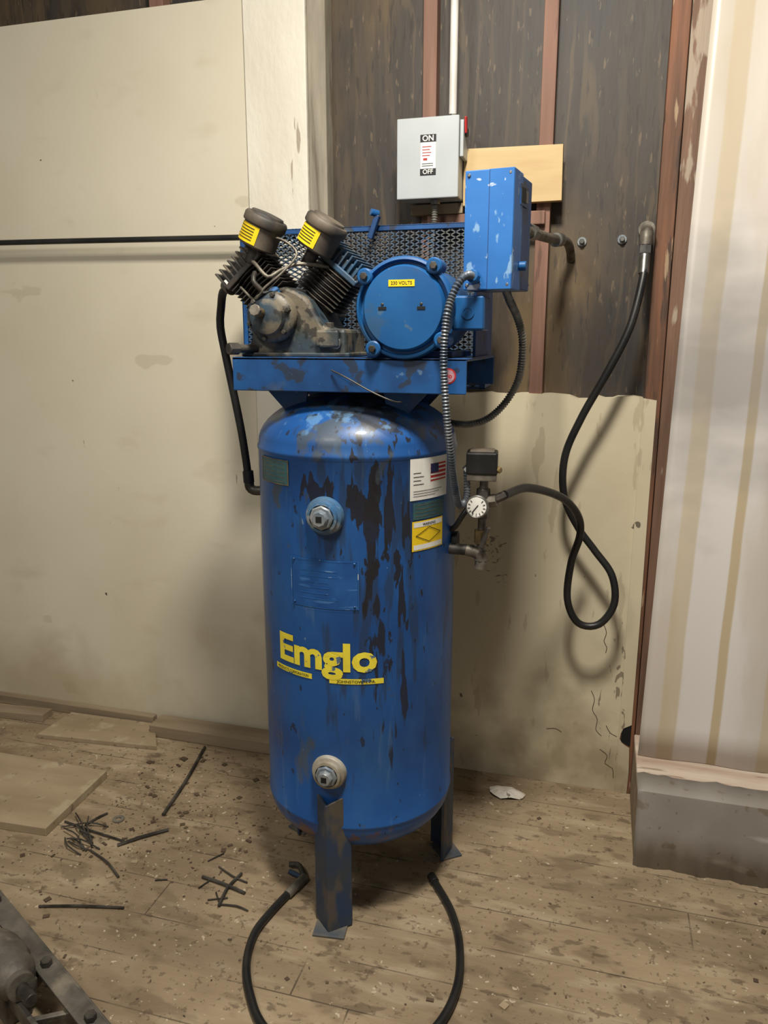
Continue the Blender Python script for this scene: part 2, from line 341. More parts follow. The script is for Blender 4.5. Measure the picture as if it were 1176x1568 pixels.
# ------------------------------------------------------------------ wall pipe at left
wp=E('wall_air_pipe',(-2.2,-.06,1.84))
tube('pipe',[(-4.4,-.065,1.862),(-3.2,-.065,1.856),(-2.1,-.06,1.846),(-1.5,-.06,1.838),(-.98,-.06,1.830)],.0095,M('pipe_dark',lin(60,60,58),lin(40,40,40),rough=.4,metal=.4),wp,ds=.05)
for xx in (-3.4,-1.13): box('strap_%d'%int(-xx*10),xx-.008,xx+.008,-.072,-.0005 if xx<-1.16 else -.0125,1.838,1.858,DSTEEL,wp,.001)
# ------------------------------------------------------------------ right: leaning sheets on a raised sill
st=E('raised_sill',(.8,-.17,0))
box('sill_body',.167,1.6,-.34,-.012,0,.205,BOARDF,st,.003)
box('sill_top_plank',.166,1.6,-.350,-.012,.205,.229,SILLW,st,.004)
bm=bmesh.new()
n=70;rows=[[] for _ in range(6)]
for i in range(n+1):
    x=.165+(1.6-.165)*i/n;w=.004*math.sin(i*.9)+.003*math.sin(i*2.3);k=.004*math.sin(i*.7)+.003*math.sin(i*1.9)
    for j,(yy,zz) in enumerate(((-.378-w,.001),(-.364-w*.5,.12),(-.3555,.216),(-.3535,.2300),(-.346,.2318),(-.258+k,.2312+abs(k)*.5))):
        rows[j].append(bm.verts.new((x,yy,zz)))
for j in range(5):
    for i in range(n): bm.faces.new((rows[j][i],rows[j][i+1],rows[j+1][i+1],rows[j+1][i]))
o=fin(bm,'metal_flashing',SILV,st,smooth=True);md=o.modifiers.new('s','SOLIDIFY');md.thickness=.0012
bm=bmesh.new();nx,nz=60,24;g=[]
for j in range(nz+1):
    t=j/nz;row=[]
    for i in range(nx+1):
        s_=i/nx
        x=.172+.052*t+ s_*1.35;y=-.15+.10*t-.004*math.sin(s_*34+t*2)-.003*math.sin(t*9+s_*5)
        row.append(bm.verts.new((x,y,.231+t*2.6)))
    g.append(row)
for j in range(nz):
    for i in range(nx): bm.faces.new((g[j][i],g[j][i+1],g[j+1][i+1],g[j+1][i]))
o=fin(bm,'plastic_sheet_panel',SHEET,None,smooth=True);md=o.modifiers.new('s','SOLIDIFY');md.thickness=.004
# ------------------------------------------------------------------ disconnect switch
ds=E('disconnect_switch_box',(-.535,-.05,2.03))
box('box_body',-.630,-.450,-.098,.0115,1.920,2.137,GREY,ds,.004)
box('cover',-.633,-.447,-.104,-.094,1.917,2.140,GREY,ds,.003)
box('handle_bracket',-.447,-.436,-.09,-.02,2.03,2.13,GREY,ds,.002)
cyl('handle_pivot',(-.447,-.06,2.10),(-.428,-.06,2.10),.012,DSTEEL,ds)
obox('handle_lever',(-.432,-.075,2.118),(.003,.009,.022),Matrix.Rotation(.2,3,'X'),RED,ds)
box('label',-.560,-.515,-.1055,-.1035,1.985,2.09,WHT,ds,0)
box('on_plate',-.561,-.514,-.1065,-.1035,2.072,2.092,INK,ds,0)
box('off_plate',-.561,-.514,-.1065,-.1035,1.982,1.999,INK,ds,0)
text('on_text','ON',.022,(-.5375,-.1072,2.0745),WHT,ds,.0004)
text('off_text','OFF',.018,(-.5375,-.1072,1.9845),WHT,ds,.0003)
for i,z in enumerate((2.058,2.050,2.042,2.034)): box('label_line_%d'%i,-.555,-.528-.004*(i%2),-.1062,-.1050,z,z+.002,RED,ds,0)
box('label_mark',-.552,-.540,-.1062,-.1050,2.022,2.028,RED,ds,0)
for i,z in enumerate((2.012,2.006)): box('label_line_b%d'%i,-.556,-.522,-.1062,-.1050,z,z+.0015,INK,ds,0)
cyl('conduit_riser',(-.478,-.045,2.137),(-.478,-.045,3.15),.0115,M('white_conduit',lin(216,212,206),lin(200,196,188),rough=.4),ds)
cyl('conduit_nut',(-.478,-.045,2.137),(-.478,-.045,2.155),.018,STEEL,ds,seg=8)
tube('flexible_lead',[(-.524,-.06,1.92),(-.526,-.06,1.86),(-.53,-.07,1.78),(-.53,-.09,1.66),(-.50,-.12,1.56)],.0085,FLEX,ds,corr=True,ds=.0035)
cyl('lead_nut',(-.524,-.06,1.905),(-.524,-.06,1.92),.015,STEEL,ds,seg=8)
prism('plywood_backing_board',[(-.447,1.905),(-.153,1.908),(-.156,2.062),(-.448,2.066)],-.018,.0115,PLYT,bev=.001)
box('wood_cleat',-.612,-.449,-.012,.0115,1.885,1.916,SCRAPW)
box('wood_cleat.001',-.56,-.20,-.010,.0115,1.845,1.884,STUD)
for i,(x,z) in enumerate(((-.091,1.798),(.026,1.801))):
    b_=E('wall_bolt' if i==0 else 'wall_bolt.001',(x,.05,z))
    cyl('washer',(x,.06,z),(x,.054,z),.014,PLUG,b_);cyl('bolt_head',(x,.054,z),(x,.040,z),.008,STEEL,b_,seg=6)
# ------------------------------------------------------------------ AIR COMPRESSOR
AX,AY=-.604,-.594;R=.254
ac=E('air_compressor',(AX,AY,0))
prof=[(0,.163)]
for i in range(1,15):
    a=PI/2*i/14;prof.append((R*math.sin(a),.290-.127*math.cos(a)))
prof+=[(R,.292),(R+.0025,.296),(R+.0025,.301),(R,.305),(R,.5),(R,.8),(R,1.1),(R,1.238),(R+.003,1.243),(R+.003,1.249),(R,1.254)]
for i in range(1,15):
    a=PI/2*i/14;prof.append((R*math.cos(a),1.256+.128*math.sin(a)))
prof[-1]=(0,1.384)
lathe('tank',prof,(AX,AY,0),(0,0,1),BLUE,ac,seg=128)
def cp(a,z,r=R): a=math.radians(a);return Vector((AX+r*math.sin(a),AY-r*math.cos(a),z))
def patch(name,a0,a1,z0,z1,mat,off=.001,n=None,skew=0):
    n=n or max(1,int(abs(a1-a0)/3));bm=bmesh.new();A=[];B=[]
    for i in range(n+1):
        t=i/n;a=a0+(a1-a0)*t
        A.append(bm.verts.new(cp(a,z0+skew*t,R+off)));B.append(bm.verts.new(cp(a,z1+skew*t,R+off)))
    for i in range(n): bm.faces.new((A[i],A[i+1],B[i+1],B[i]))
    return fin(bm,name,mat,ac)
def wraptext(name,body,size,a,z,mat,bold=0.,off=.0016,sx=1,slope=0,align='CENTER'):
    me=textmesh(body,size,bold,align);bm=bmesh.new();bm.from_mesh(me)
    for _ in range(3):
        es=[e for e in bm.edges if abs(e.verts[0].co.x-e.verts[1].co.x)>.012]
        if not es: break
        bmesh.ops.subdivide_edges(bm,edges=es,cuts=1)
        bmesh.ops.triangulate(bm,faces=[f for f in bm.faces if len(f.verts)>3])
    for v in bm.verts:
        X,Y=v.co.x*sx,v.co.y
        v.co=cp(a+math.degrees(X/R),z+Y+slope*X,R+off)
    bm.to_mesh(me);bm.free();me.materials.clear();return reg(name,me,mat,ac)
wraptext('logo_text','Emglo',.098,-3.5,.728,YEL,.0034,sx=1.13)
patch('logo_bar',-37.5,-9.5,.696,.710,YEL,.0012);patch('logo_bar_right',1,31,.693,.707,YEL,.0012)
wraptext('logo_small','PRODUCTS CORPORATION',.0105,-23.5,.6995,INK,.0001,.0022,sx=.80)
wraptext('logo_small_right','JOHNSTOWN, PA.',.0105,16,.6965,INK,.0001,.0022,sx=1.1)
def port(nm,z,k,m1,m2):
    lathe(nm+'_collar',[(0,-.02),(.046*k,-.02),(.046*k,.004),(.043*k,.010),(.036*k,.013),(.036*k,.022),(.030*k,.024),(.030*k,.016),(0,.016)],cp(0,z),(0,-1,0),m1,ac)
    lathe(nm+'_plug',[(.0,.01),(.029*k,.01),(.029*k,.026),(.026*k,.029),(.020*k,.029),(.018*k,.040),(.0165*k,.042),(0,.042)],cp(0,z),(0,-1,0),m2,ac,seg=8)
    box(nm+'_square',AX-.007,AX+.007,AY-R-.0428,AY-R-.040,z-.007,z+.007,DARK,ac,0)
port('port_upper',1.110,1,M('port_blue',lin(54,100,144),lin(76,104,126),scale=16,rough=.45,layers=[dict(s=24,t=.55,w=.06,c=lin(150,154,152),a=.7)]),PLUG);port('port_lower',.453,.98,PLUG2,PLUG)
patch('data_plate',-21,17,.885,1.003,PLATEB,.0014,n=14)
for i,(a0,a1,z0,z1) in enumerate(((-21.6,17.6,1.002,1.0032),(-21.6,17.6,.884,.8852),(-21.6,-21.2,.885,1.003),(17.2,17.6,.885,1.003))): patch('plate_rim_%d'%i,a0,a1,z0,z1,BLUE3,.003,n=12)
for i in range(6): patch('plate_line_%d'%i,-15,6+random.uniform(-8,2),.975-.014*i,.9765-.014*i,BLUE3,.0022,n=8)
for i,(a,z) in enumerate(((-19.5,.997),(15.5,.997),(-19.5,.891),(15.5,.891))): cyl('plate_rivet_%d'%i,cp(a,z,R),cp(a,z,R+.005),.003,BLUE2,ac,seg=8)
patch('label_white',46,75.5,1.139,1.238,WHT,.0012)
patch('flag_red',60,74,1.180,1.222,RED,.0016)
for i in range(4): patch('flag_stripe_%d'%i,60,74,1.184+.010*i,1.188+.010*i,WHT,.002)
patch('flag_canton',60,66.5,1.200,1.222,NAVY,.0024)
for i in range(4): patch('label_txt_%d'%i,48,53+i%2*2,1.203-.009*i,1.2045-.009*i,INK,.0018)
for i in range(3): patch('label_txtb_%d'%i,48,70-3*i,1.160-.006*i,1.1612-.006*i,INK,.0018)
patch('spec_plate',48,72.5,1.092,1.133,GOLDK,.0012)
for i in range(4): patch('spec_line_%d'%i,49.5,71,1.126-.009*i,1.1270-.009*i,BRASS,.0018)
patch('warning_label',47.5,71.5,1.015,1.088,YELL,.0012)
patch('warning_head',48.5,70.5,1.073,1.085,WHT,.0016);patch('warning_foot',48.5,70.5,1.018,1.030,WHT,.0016)
bm=bmesh.new()
o_=[(59.5,1.071),(69.5,1.052),(59.5,1.033),(49.5,1.052)]
for i in range(4):
    j=(i+1)%4
    for t in range(4):
        pts=[]
        for kk,tt in ((1,t/4),(1,(t+1)/4),(.9,(t+1)/4),(.9,t/4)):
            a=o_[i][0]+(o_[j][0]-o_[i][0])*tt;z=o_[i][1]+(o_[j][1]-o_[i][1])*tt
            pts.append(bm.verts.new(cp(59.5+(a-59.5)*kk,1.052+(z-1.052)*kk,R+.0022)))
        bm.faces.new(pts)
fin(bm,'warning_diamond',INK,ac)
wraptext('warning_text','WARNING',.009,59.5,1.076,INK,.0002,.0022)
patch('rating_plate',-49,-22,1.172,1.232,GOLDK,.0012)
for i in range(5): patch('rating_line_%d'%i,-47,-25,1.223-.011*i,1.2240-.011*i,BRASS,.0018)
for i,(a0,a1,z0,z1) in enumerate(((-49,-22,1.230,1.232),(-49,-22,1.172,1.174),(-49,-48.3,1.172,1.232),(-22.7,-22,1.172,1.232))): patch('rating_rim_%d'%i,a0,a1,z0,z1,BRASS,.002)
for k,ang in enumerate((0,120,240)):
    a=math.radians(ang);o_=Vector((math.sin(a),-math.cos(a),0));t_=Vector((math.cos(a),math.sin(a),0));c0=Vector((AX,AY,0))
    bm=bmesh.new();th=.006
    ap=o_*.283;w=.050;bk=o_*.238
    base=[ap,bk+t_*w,bk+t_*w-o_*th*1.4-t_*.001,ap-o_*th*1.5,bk-t_*w-o_*th*1.4+t_*.001,bk-t_*w]
    A=[bm.verts.new(c0+p+Vector((0,0,.004))) for p in base];ztop=[.372,.388,.388,.372,.388,.388]
    B=[bm.verts.new(c0+p+Vector((0,0,z))) for p,z in zip(base,ztop)]
    for i in range(6):
        j=(i+1)%6;bm.faces.new((A[i],A[j],B[j],B[i]))
    bm.faces.new((A[0],A[1],A[2],A[3]));bm.faces.new((A[0],A[3],A[4],A[5]));bm.faces.new((B[0],B[3],B[2],B[1]));bm.faces.new((B[0],B[5],B[4],B[3]))
    fin(bm,'leg_%d'%(k+1),LEGB,ac,bev=.001)
    Rz=Matrix.Rotation(a,3,'Z');obox('foot_%d'%(k+1),c0+o_*.262+Vector((0,0,.003)),(.042,.034,.003),Rz@Matrix.Rotation(.12,3,'Z'),FOOTM,ac,.001)
box('platform_front',-.850,-.290,-.795,-.788,1.390,1.468,BLUE2,ac,.002)
box('platform_top',-.850,-.290,-.795,-.36,1.461,1.468,BLUE2,ac,.002)
box('platform_rear',-.850,-.290,-.367,-.36,1.390,1.468,BLUE2,ac,.002)
for i,x in enumerate((-.70,-.50)): box('platform_rib_%d'%i,x-.003,x+.003,-.788,-.367,1.41,1.461,BLUE2,ac,.001)
for i,(x,s_) in enumerate(((-.755,1),(-.445,-1))):
    for j,y in enumerate((-.70,-.48)):
        prism('saddle_%d_%d'%(i,j),[(x-.055*s_,1.393),(x+.06*s_,1.393),(x+.05*s_,1.335),(x+.0*s_,1.335)],y-.004,y+.004,BLUE2,ac,.001)
    box('saddle_foot_%d'%i,min(x-.055*s_,x+.06*s_),max(x-.055*s_,x+.06*s_),-.72,-.46,1.386,1.393,BLUE2,ac,.001)
lathe('round_sticker',[(0,0),(.017,0),(.017,.0008),(0,.0008)],(-.330,-.795,1.430),(0,-1,0),RED,ac)
lathe('round_sticker_inner',[(0,0),(.014,0),(.014,.0006),(0,.0006)],(-.330,-.796,1.430),(0,-1,0),M('faded_pink',lin(196,150,160),lin(150,120,140),scale=60),ac)
text('sticker_text','glo',.014,(-.330,-.7968,1.426),RED,ac,.0004)
# --- pump
cc=[(-.832,1.468),(-.832,1.50),(-.822,1.53),(-.812,1.58),(-.790,1.612),(-.760,1.628),(-.735,1.63),(-.705,1.618),(-.68,1.60),(-.655,1.56),(-.640,1.535),(-.588,1.532),(-.588,1.468)]
prism('crankcase',cc,-.735,-.575,DIRTYB,ac,.008)
lathe('bearing_housing',[(0,0),(.060,0),(.060,.022),(.054,.030),(.044,.034),(.040,.050),(.030,.054),(0,.054)],(-.765,-.735,1.560),(0,-1,0),DIRTYB,ac)
for i in range(6):
    a=2*PI*i/6+.3;p=Vector((-.765+.051*math.cos(a),-.76,1.56+.051*math.sin(a)));cyl('housing_bolt_%d'%i,p,p+Vector((0,-.014,0)),.006,DSTEEL,ac,seg=6)
cyl('oil_filler',(-.775,-.785,1.568),(-.775,-.812,1.572),.011,BRASS,ac);cyl('oil_filler_cap',(-.775,-.812,1.572),(-.775,-.824,1.574),.014,GREYM,ac,seg=8)
cyl('oil_cap_small',(-.762,-.72,1.605),(-.758,-.75,1.618),.014,BLUEM,ac)
cyl('drain_pipe',(-.81,-.72,1.487),(-.845,-.78,1.487),.010,DSTEEL,ac);cyl('drain_cap',(-.842,-.775,1.487),(-.856,-.80,1.487),.014,DSTEEL,ac,seg=8)
cyl('sight_glass',(-.61,-.735,1.50),(-.61,-.745,1.50),.014,STEEL,ac);box('foot_flange',-.85,-.575,-.745,-.565,1.468,1.478,DIRTYB,ac,.003)
box('side_lug',-.655,-.60,-.752,-.72,1.490,1.530,DIRTYB,ac,.005)
cyl('breather',(-.64,-.70,1.53),(-.64,-.70,1.548),.012,DSTEEL,ac,seg=8)
def cylinder(nm,u,y0,hm,base):
    u=Vector(u).normalized();t=Vector((u.z,0,-u.x));Rm=Matrix((t,Vector((0,1,0)),u)).transposed()
    c=Vector((base[0],y0,base[1]))
    cyl(nm+'_barrel',c+u*.03,c+u*.150,.043,FIN,ac)
    bm=bmesh.new()
    for i in range(8):
        addlathe(bm,[(0,0),(.060,0),(.0615,.0012),(.060,.0024),(0,.0024)],c+u*(.060+.0105*i),u,24)
        addbox(bm,c+u*(.0612+.0105*i),(.056,.052,.0012),Rm)
    fin(bm,nm+'_fins',FIN,ac)
    obox(nm+'_head_plate',c+u*.148,(.062,.056,.007),Rm,hm,ac,.003)
    obox(nm+'_head_core',c+u*.166,(.050,.046,.012),Rm,hm,ac,.003)
    bm=bmesh.new()
    for i in range(9):
        addbox(bm,c+u*.172+t*(-.060+.015*i),(.0022,.054,.021),Rm)
    for i in range(2): addbox(bm,c+u*.172+Vector((0,-.03+.06*i,0)),(.06,.003,.012),Rm)
    fin(bm,nm+'_head_fins',hm,ac,bev=.0008)
    for i,(a,b) in enumerate(((-1,-1),(1,-1),(-1,1),(1,1))):
        p=c+u*.150+t*(.054*a)+Vector((0,.050*b,0));cyl(nm+'_bolt_%d'%i,p,p+u*.016,.006,STEEL,ac,seg=6)
    return c,u,t
cL,uL,tL=cylinder('left_cylinder',(-.67,0,.74),-.675,M('fin_brown',lin(80,74,66),lin(48,46,44),scale=22,rough=.55,metal=.15,layers=[dict(s=26,t=.54,w=.06,c=lin(134,122,104),a=.6)]),(-.745,1.560))
cR,uR,tR=cylinder('right_cylinder',(.64,0,.77),-.635,FINB,(-.718,1.560))
def filt(nm,o,ax,la):
    lathe(nm+'_can',[(0,0),(.042,0),(.046,.004),(.046,.050),(.050,.051),(.0515,.054),(.0515,.068),(.048,.073),(.040,.074),(.038,.079),(.020,.081),(0,.081)],o,ax,CAP,ac)
    ax_,u,v=frame(ax);bm=bmesh.new();n=12;A=[];B=[]
    f=Vector(la);f=(f-ax_*f.dot(ax_)).normalized();g=ax_.cross(f)
    for i in range(n+1):
        a=(-.72+1.44*i/n);d=f*math.cos(a)+g*math.sin(a)
        A.append(bm.verts.new(Vector(o)+ax_*.006+d*.0472));B.append(bm.verts.new(Vector(o)+ax_*.047+d*.0472))
    for i in range(n): bm.faces.new((A[i],A[i+1],B[i+1],B[i]))
    fin(bm,nm+'_label',YELL,ac)
    bm=bmesh.new()
    for k in range(5):
        P=[];Q=[]
        for i in range(n-1):
            a=(-.5+1.0*i/(n-2));d=f*math.cos(a)+g*math.sin(a);h=.013+.0065*k
            P.append(bm.verts.new(Vector(o)+ax_*h+d*.0480));Q.append(bm.verts.new(Vector(o)+ax_*(h+.0018)+d*.0480))
        for i in range(n-2): bm.faces.new((P[i],P[i+1],Q[i+1],Q[i]))
    fin(bm,nm+'_label_print',INK,ac)
    cyl(nm+'_stem',Vector(o)-ax_*.04,Vector(o)+ax_*.002,.016,DSTEEL,ac)
filt('left_filter',(-.812,-.72,1.722),(.42,-.05,.86),(-.5,-1,0))
filt('right_filter',(-.674,-.70,1.714),(.52,-.05,.84),(-.55,-1,0))
tube('discharge_tube',[cL+uL*.165+Vector((.03,-.05,.01)),(-.80,-.755,1.68),(-.765,-.765,1.65),(-.74,-.75,1.665),(-.70,-.73,1.68),cR+uR*.15+Vector((-.02,-.055,0))],.0045,GREYM,ac)
tube('copper_line',[(-.85,-.735,1.63),(-.80,-.765,1.60),(-.77,-.775,1.625),(-.73,-.76,1.66),(-.70,-.745,1.70),(-.73,-.74,1.73),(-.775,-.735,1.745)],.0028,GREYM,ac)
tube('oil_line',[(-.775,-.77,1.615),(-.795,-.78,1.64),(-.80,-.76,1.66)],.006,DSTEEL,ac)
cyl('outlet_elbow',(-.895,-.69,1.63),(-.925,-.66,1.64),.016,DSTEEL,ac)
tube('discharge_hose',[(-.905,-.68,1.635),(-.935,-.66,1.625),(-.958,-.63,1.59),(-.968,-.62,1.54),(-.955,-.62,1.46),(-.940,-.62,1.38),(-.922,-.62,1.28),(-.911,-.62,1.20),(-.906,-.62,1.150)],.0105,BLK,ac,ds=.015)
cyl('hose_ferrule',(-.906,-.62,1.165),(-.904,-.62,1.132),.0145,BLK,ac)
tube('hose_elbow',[(-.904,-.62,1.14),(-.902,-.62,1.120),(-.89,-.62,1.112),(-.872,-.62,1.112),(-.85,-.615,1.112)],.013,DSTEEL,ac,ds=.006)
# --- motor
def ml(nm,prof,y,mat,seg=64): return lathe(nm,prof,(-.430,y,1.575),(0,-1,0),mat,ac,seg)
ml('motor_body',[(0,0),(.088,0),(.1,.02),(.1,.21),(0,.21)],-.49,BLUEM)
ml('motor_end_bell',[(.0,0),(.103,0),(.110,.004),(.110,.030),(.107,.036),(.102,.038),(.099,.026),(.093,.026),(.090,.040),(.087,.044),(.060,.046),(0,.046)],-.769,BLUEM)
for i in range(4):
    a=PI/4+i*PI/2+.12;d=Vector((math.cos(a),0,math.sin(a)));c=Vector((-.430,-.780,1.575))+d*.110
    cyl('motor_ear_%d'%i,c+Vector((0,.02,0)),c+Vector((0,-.034,0)),.0175,BLUEM,ac,b=.003)
    cyl('motor_ear_bolt_%d'%i,c+Vector((0,-.034,0)),c+Vector((0,-.042,0)),.0085,DSTEEL,ac,seg=6)
for i,x in enumerate((-.475,-.388)):
    box('motor_slot_%d'%i,x-.009,x+.009,-.8165,-.8145,1.572,1.578,DARK,ac,0);cyl('motor_screw_%d'%i,(x,-.812,1.583),(x,-.817,1.583),.0035,DSTEEL,ac,seg=8)
box('volt_label',-.461,-.403,-.8162,-.8145,1.620,1.634,YELL,ac,0)
text('volt_text','230 VOLTS',.0100,(-.432,-.8166,1.6238),INK,ac,.0001)
box('motor_base',-.53,-.33,-.75,-.50,1.468,1.482,BLUE2,ac,.002)
box('terminal_box',-.335,-.262,-.745,-.655,1.528,1.603,BLUEM,ac,.005);box('terminal_cover',-.333,-.264,-.751,-.745,1.530,1.601,BLUEM,ac,.004)
lathe('terminal_knockout',[(.0,0),(.014,0),(.014,.002),(.010,.002),(.010,.0008),(0,.0008)],(-.298,-.751,1.566),(0,-1,0),BLUEM,ac)
# --- starter box
Rs=Matrix.Rotation(math.radians(-7.6),3,'Z');sc_c=Vector((-.246,-.668,1.736))
def S(nm,lx,ly,lz,hx,hy,hz,mat,bev=.002): return obox(nm,sc_c+Rs@Vector((lx,ly,lz)),(hx,hy,hz),Rs,mat,ac,bev)
S('starter_back',0,.012,0,.052,.070,.119,BLUE2,.003)
S('starter_cover',0,-.048,0,.054,.038,.122,BLUE3,.002)
S('starter_cover_lap',.027,-.087,0,.026,.0012,.1215,BLUE3,.0005)
S('starter_seam',.0006,-.0866,0,.0008,.0009,.121,NAVY,0)
S('starter_window_rim',.0545,.0,.078,.001,.034,.022,BLUE2,.0008)
S('starter_window',.0560,-.010,.078,.0008,.018,.015,DARK,0);S('starter_window_b',.0560,.020,.078,.0008,.008,.012,STEEL,0)
p=sc_c+Rs@Vector((.054,-.02,-.07));cyl('reset_button',p,p+Rs@Vector((.016,0,0)),.010,BLUEM,ac)
for i,(a,b) in enumerate(((-.045,.112),(.045,.112),(-.045,-.112),(.045,-.112))):
    p=sc_c+Rs@Vector((a,-.086,b));cyl('starter_screw_%d'%i,p,p+Rs@Vector((0,-.003,0)),.004,STEEL,ac,seg=8)
box('starter_bracket',-.31,-.20,-.60,-.42,1.64,1.646,BLUE2,ac,.001);box('starter_bracket_leg',-.31,-.303,-.60,-.40,1.468,1.646,BLUE2,ac,.001)
tube('supply_conduit',[(-.195,-.60,1.752),(-.185,-.50,1.758),(-.165,-.25,1.775),(-.145,-.08,1.79),(-.128,-.02,1.786),(-.122,.03,1.765),(-.122,.057,1.75)],.013,GREYM,ac,ds=.02)
cyl('supply_nut',(-.190,-.56,1.755),(-.186,-.50,1.758),.019,STEEL,ac,seg=8);cyl('supply_coupling',(-.155,-.16,1.781),(-.147,-.10,1.788),.019,STEEL,ac)
tube('motor_conduit',[(-.285,-.762,1.640),(-.292,-.785,1.643),(-.305,-.805,1.632),(-.320,-.818,1.60),(-.329,-.828,1.560),(-.334,-.828,1.50),(-.3345,-.822,1.44),(-.328,-.815,1.34),(-.322,-.79,1.25),(-.320,-.74,1.17),(-.318,-.70,1.125),(-.312,-.665,1.118),(-.308,-.645,1.135),(-.310,-.632,1.165),(-.314,-.625,1.20)],.0078,FLEXD,ac,corr=True,ds=.0035)
cyl('conduit_fitting',(-.284,-.755,1.64),(-.287,-.775,1.642),.014,BLUEM,ac,seg=8)
tube('switch_conduit',[(-.228,-.66,1.62),(-.222,-.63,1.597),(-.208,-.58,1.56),(-.197,-.55,1.508),(-.201,-.52,1.44),(-.214,-.50,1.395),(-.245,-.49,1.345),(-.285,-.475,1.308),(-.330,-.455,1.290),(-.38,-.42,1.285),(-.46,-.33,1.285)],.0085,FLEX,ac,corr=True,ds=.0035)
# --- belt guard
x0,x1,z0,z1,gy=-1.035,-.315,1.375,1.812,-.345
def bar(nm,a,b,c,d,m=BLUE2,y0=gy-.004,y1=gy+.10): box(nm,a,b,y0,y1,c,d,m,ac,.001)
bar('guard_top',x0,x1,z1-.004,z1);bar('guard_left',x0,x0+.004,z0+.06,z1);bar('guard_right',x1-.004,x1,z0,z1)
bar('guard_bottom',x0,x1,z0,z0+.004) ;bar('guard_lip_top',x0,x1,z1-.014,z1,y1=gy+.001);bar('guard_lip_left',x0,x0+.014,z0,z1,y1=gy+.001);bar('guard_lip_right',x1-.016,x1,z0,z1,y1=gy+.001)
MESHM=M('mesh_blue_grey',lin(62,88,116),lin(90,92,90),scale=20,rough=.5,metal=.15)
def lattice(nm,y):
    bm=bmesh.new();m_=.5;w=.028
    for s_ in(1,-1):
        for k in range(-60,80):
            xk=x0+k*w;pts=[]
            for X in(x0,x1):
                Z=z0+s_*m_*(X-xk)
                if z0<=Z<=z1: pts.append((X,Z))
            for Z in(z0,z1):
                X=xk+(Z-z0)/(s_*m_)
                if x0<X<x1: pts.append((X,Z))
            if len(pts)>=2:
                a,b=Vector((pts[0][0],y,pts[0][1])),Vector((pts[-1][0],y,pts[-1][1]))
                L_=(b-a).length
                if L_<.01: continue
                d=(b-a)/L_;R_=Matrix((d,Vector((0,1,0)),d.cross(Vector((0,1,0))))).transposed()
                addbox(bm,(a+b)/2,(L_/2,.001,.0016),R_)
    return fin(bm,nm,MESHM,ac)
lattice('guard_mesh',gy);lattice('guard_mesh_rear',gy+.098)
bm=bmesh.new()
addlathe(bm,[(.150,0),(.168,0),(.172,.004),(.163,.012),(.163,.020),(.172,.028),(.172,.036),(.150,.036),(.150,0)],(-.735,-.27,1.575),(0,-1,0),48)
addlathe(bm,[(0,-.006),(.036,-.006),(.036,.042),(0,.042)],(-.735,-.27,1.575),(0,-1,0),24)
for i in range(5):
    a=2*PI*i/5+.3;d=Vector((math.cos(a),0,math.sin(a)));addbox(bm,Vector((-.735,-.288,1.575))+d*.09,(.065,.006,.016),Matrix((d,Vector((0,1,0)),d.cross(Vector((0,1,0))))).transposed())
fin(bm,'flywheel',FIN,ac,smooth=True)
cyl('pump_shaft',(-.735,-.58,1.575),(-.735,-.27,1.575),.018,DSTEEL,ac);cyl('motor_pulley',(-.430,-.31,1.575),(-.430,-.27,1.575),.05,FIN,ac);cyl('motor_shaft',(-.430,-.50,1.575),(-.430,-.27,1.575),.012,STEEL,ac)
tube('drive_belt',[(-.735,-.29,1.750),(-.43,-.29,1.628),(-.385,-.29,1.60),(-.378,-.29,1.575),(-.385,-.29,1.55),(-.43,-.29,1.522),(-.735,-.29,1.400)],.008,BLK,ac)
obox('guard_latch',(-.625,-.37,1.805),(.007,.010,.032),Matrix.Rotation(.35,3,'Y'),BLUE2,ac);cyl('guard_latch_knob',(-.612,-.37,1.838),(-.630,-.385,1.842),.009,BLUEM,ac)
# --- pressure switch, gauge, manifold
y=-.62
cyl('outlet_nipple',(-.36,y,.99),(-.29,y,.99),.014,DSTEEL,ac);tube('outlet_elbow_low',[(-.31,y,.99),(-.285,y,.985),(-.275,y,.975),(-.272,y,.96),(-.274,y,.945)],.0155,GREYM,ac,ds=.006)
lathe('outlet_flange',[(0,0),(.026,0),(.026,.012),(0,.012)],(-.348,y+.02,1.005),(1,0,0),DARK,ac)
cyl('manifold_riser',(-.274,y,.955),(-.270,y,1.172),.0105,GREYM,ac)
cyl('tee_nut',(-.273,y,.965),(-.273,y,.99),.018,GREYM,ac,seg=6);cyl('valve_body',(-.272,y,1.01),(-.272,y,1.045),.019,BRASS,ac,seg=8)
obox('valve_handle',(-.262,y-.02,1.03),(.006,.006,.028),Matrix.Rotation(.3,3,'Y'),DSTEEL,ac)
cyl('manifold_block',(-.300,y,1.110),(-.238,y,1.122),.016,GREYM,ac,seg=8);cyl('manifold_tee',(-.271,y,1.075),(-.271,y,1.15),.017,DSTEEL,ac,seg=8)
cyl('gauge_stem',(-.276,y,1.113),(-.280,y-.03,1.113),.008,BRASS,ac)
ga=Vector((-.02,-1,.12))
lathe('gauge_case',[(0,0),(.026,0),(.028,.003),(.028,.020),(.026,.022),(.024,.020),(0,.020)],(-.279,y-.028,1.110),ga,STEEL,ac)
lathe('gauge_face',[(0,0),(.0238,0),(.0238,.0006),(0,.0006)],Vector((-.279,y-.028,1.110))+ga.normalized()*.0203,ga,WHT,ac)
gc=Vector((-.279,y-.028,1.110))+ga.normalized()*.0222;bm=bmesh.new();_,gu,gv=frame(ga)
for i in range(11):
    a=i/10*1.5*PI-.25*PI;d=gu*math.cos(a)+gv*math.sin(a);addbox(bm,gc+d*.019,(.0030,.0003,.0007),Matrix((d,ga.normalized(),d.cross(ga.normalized()))).transposed())
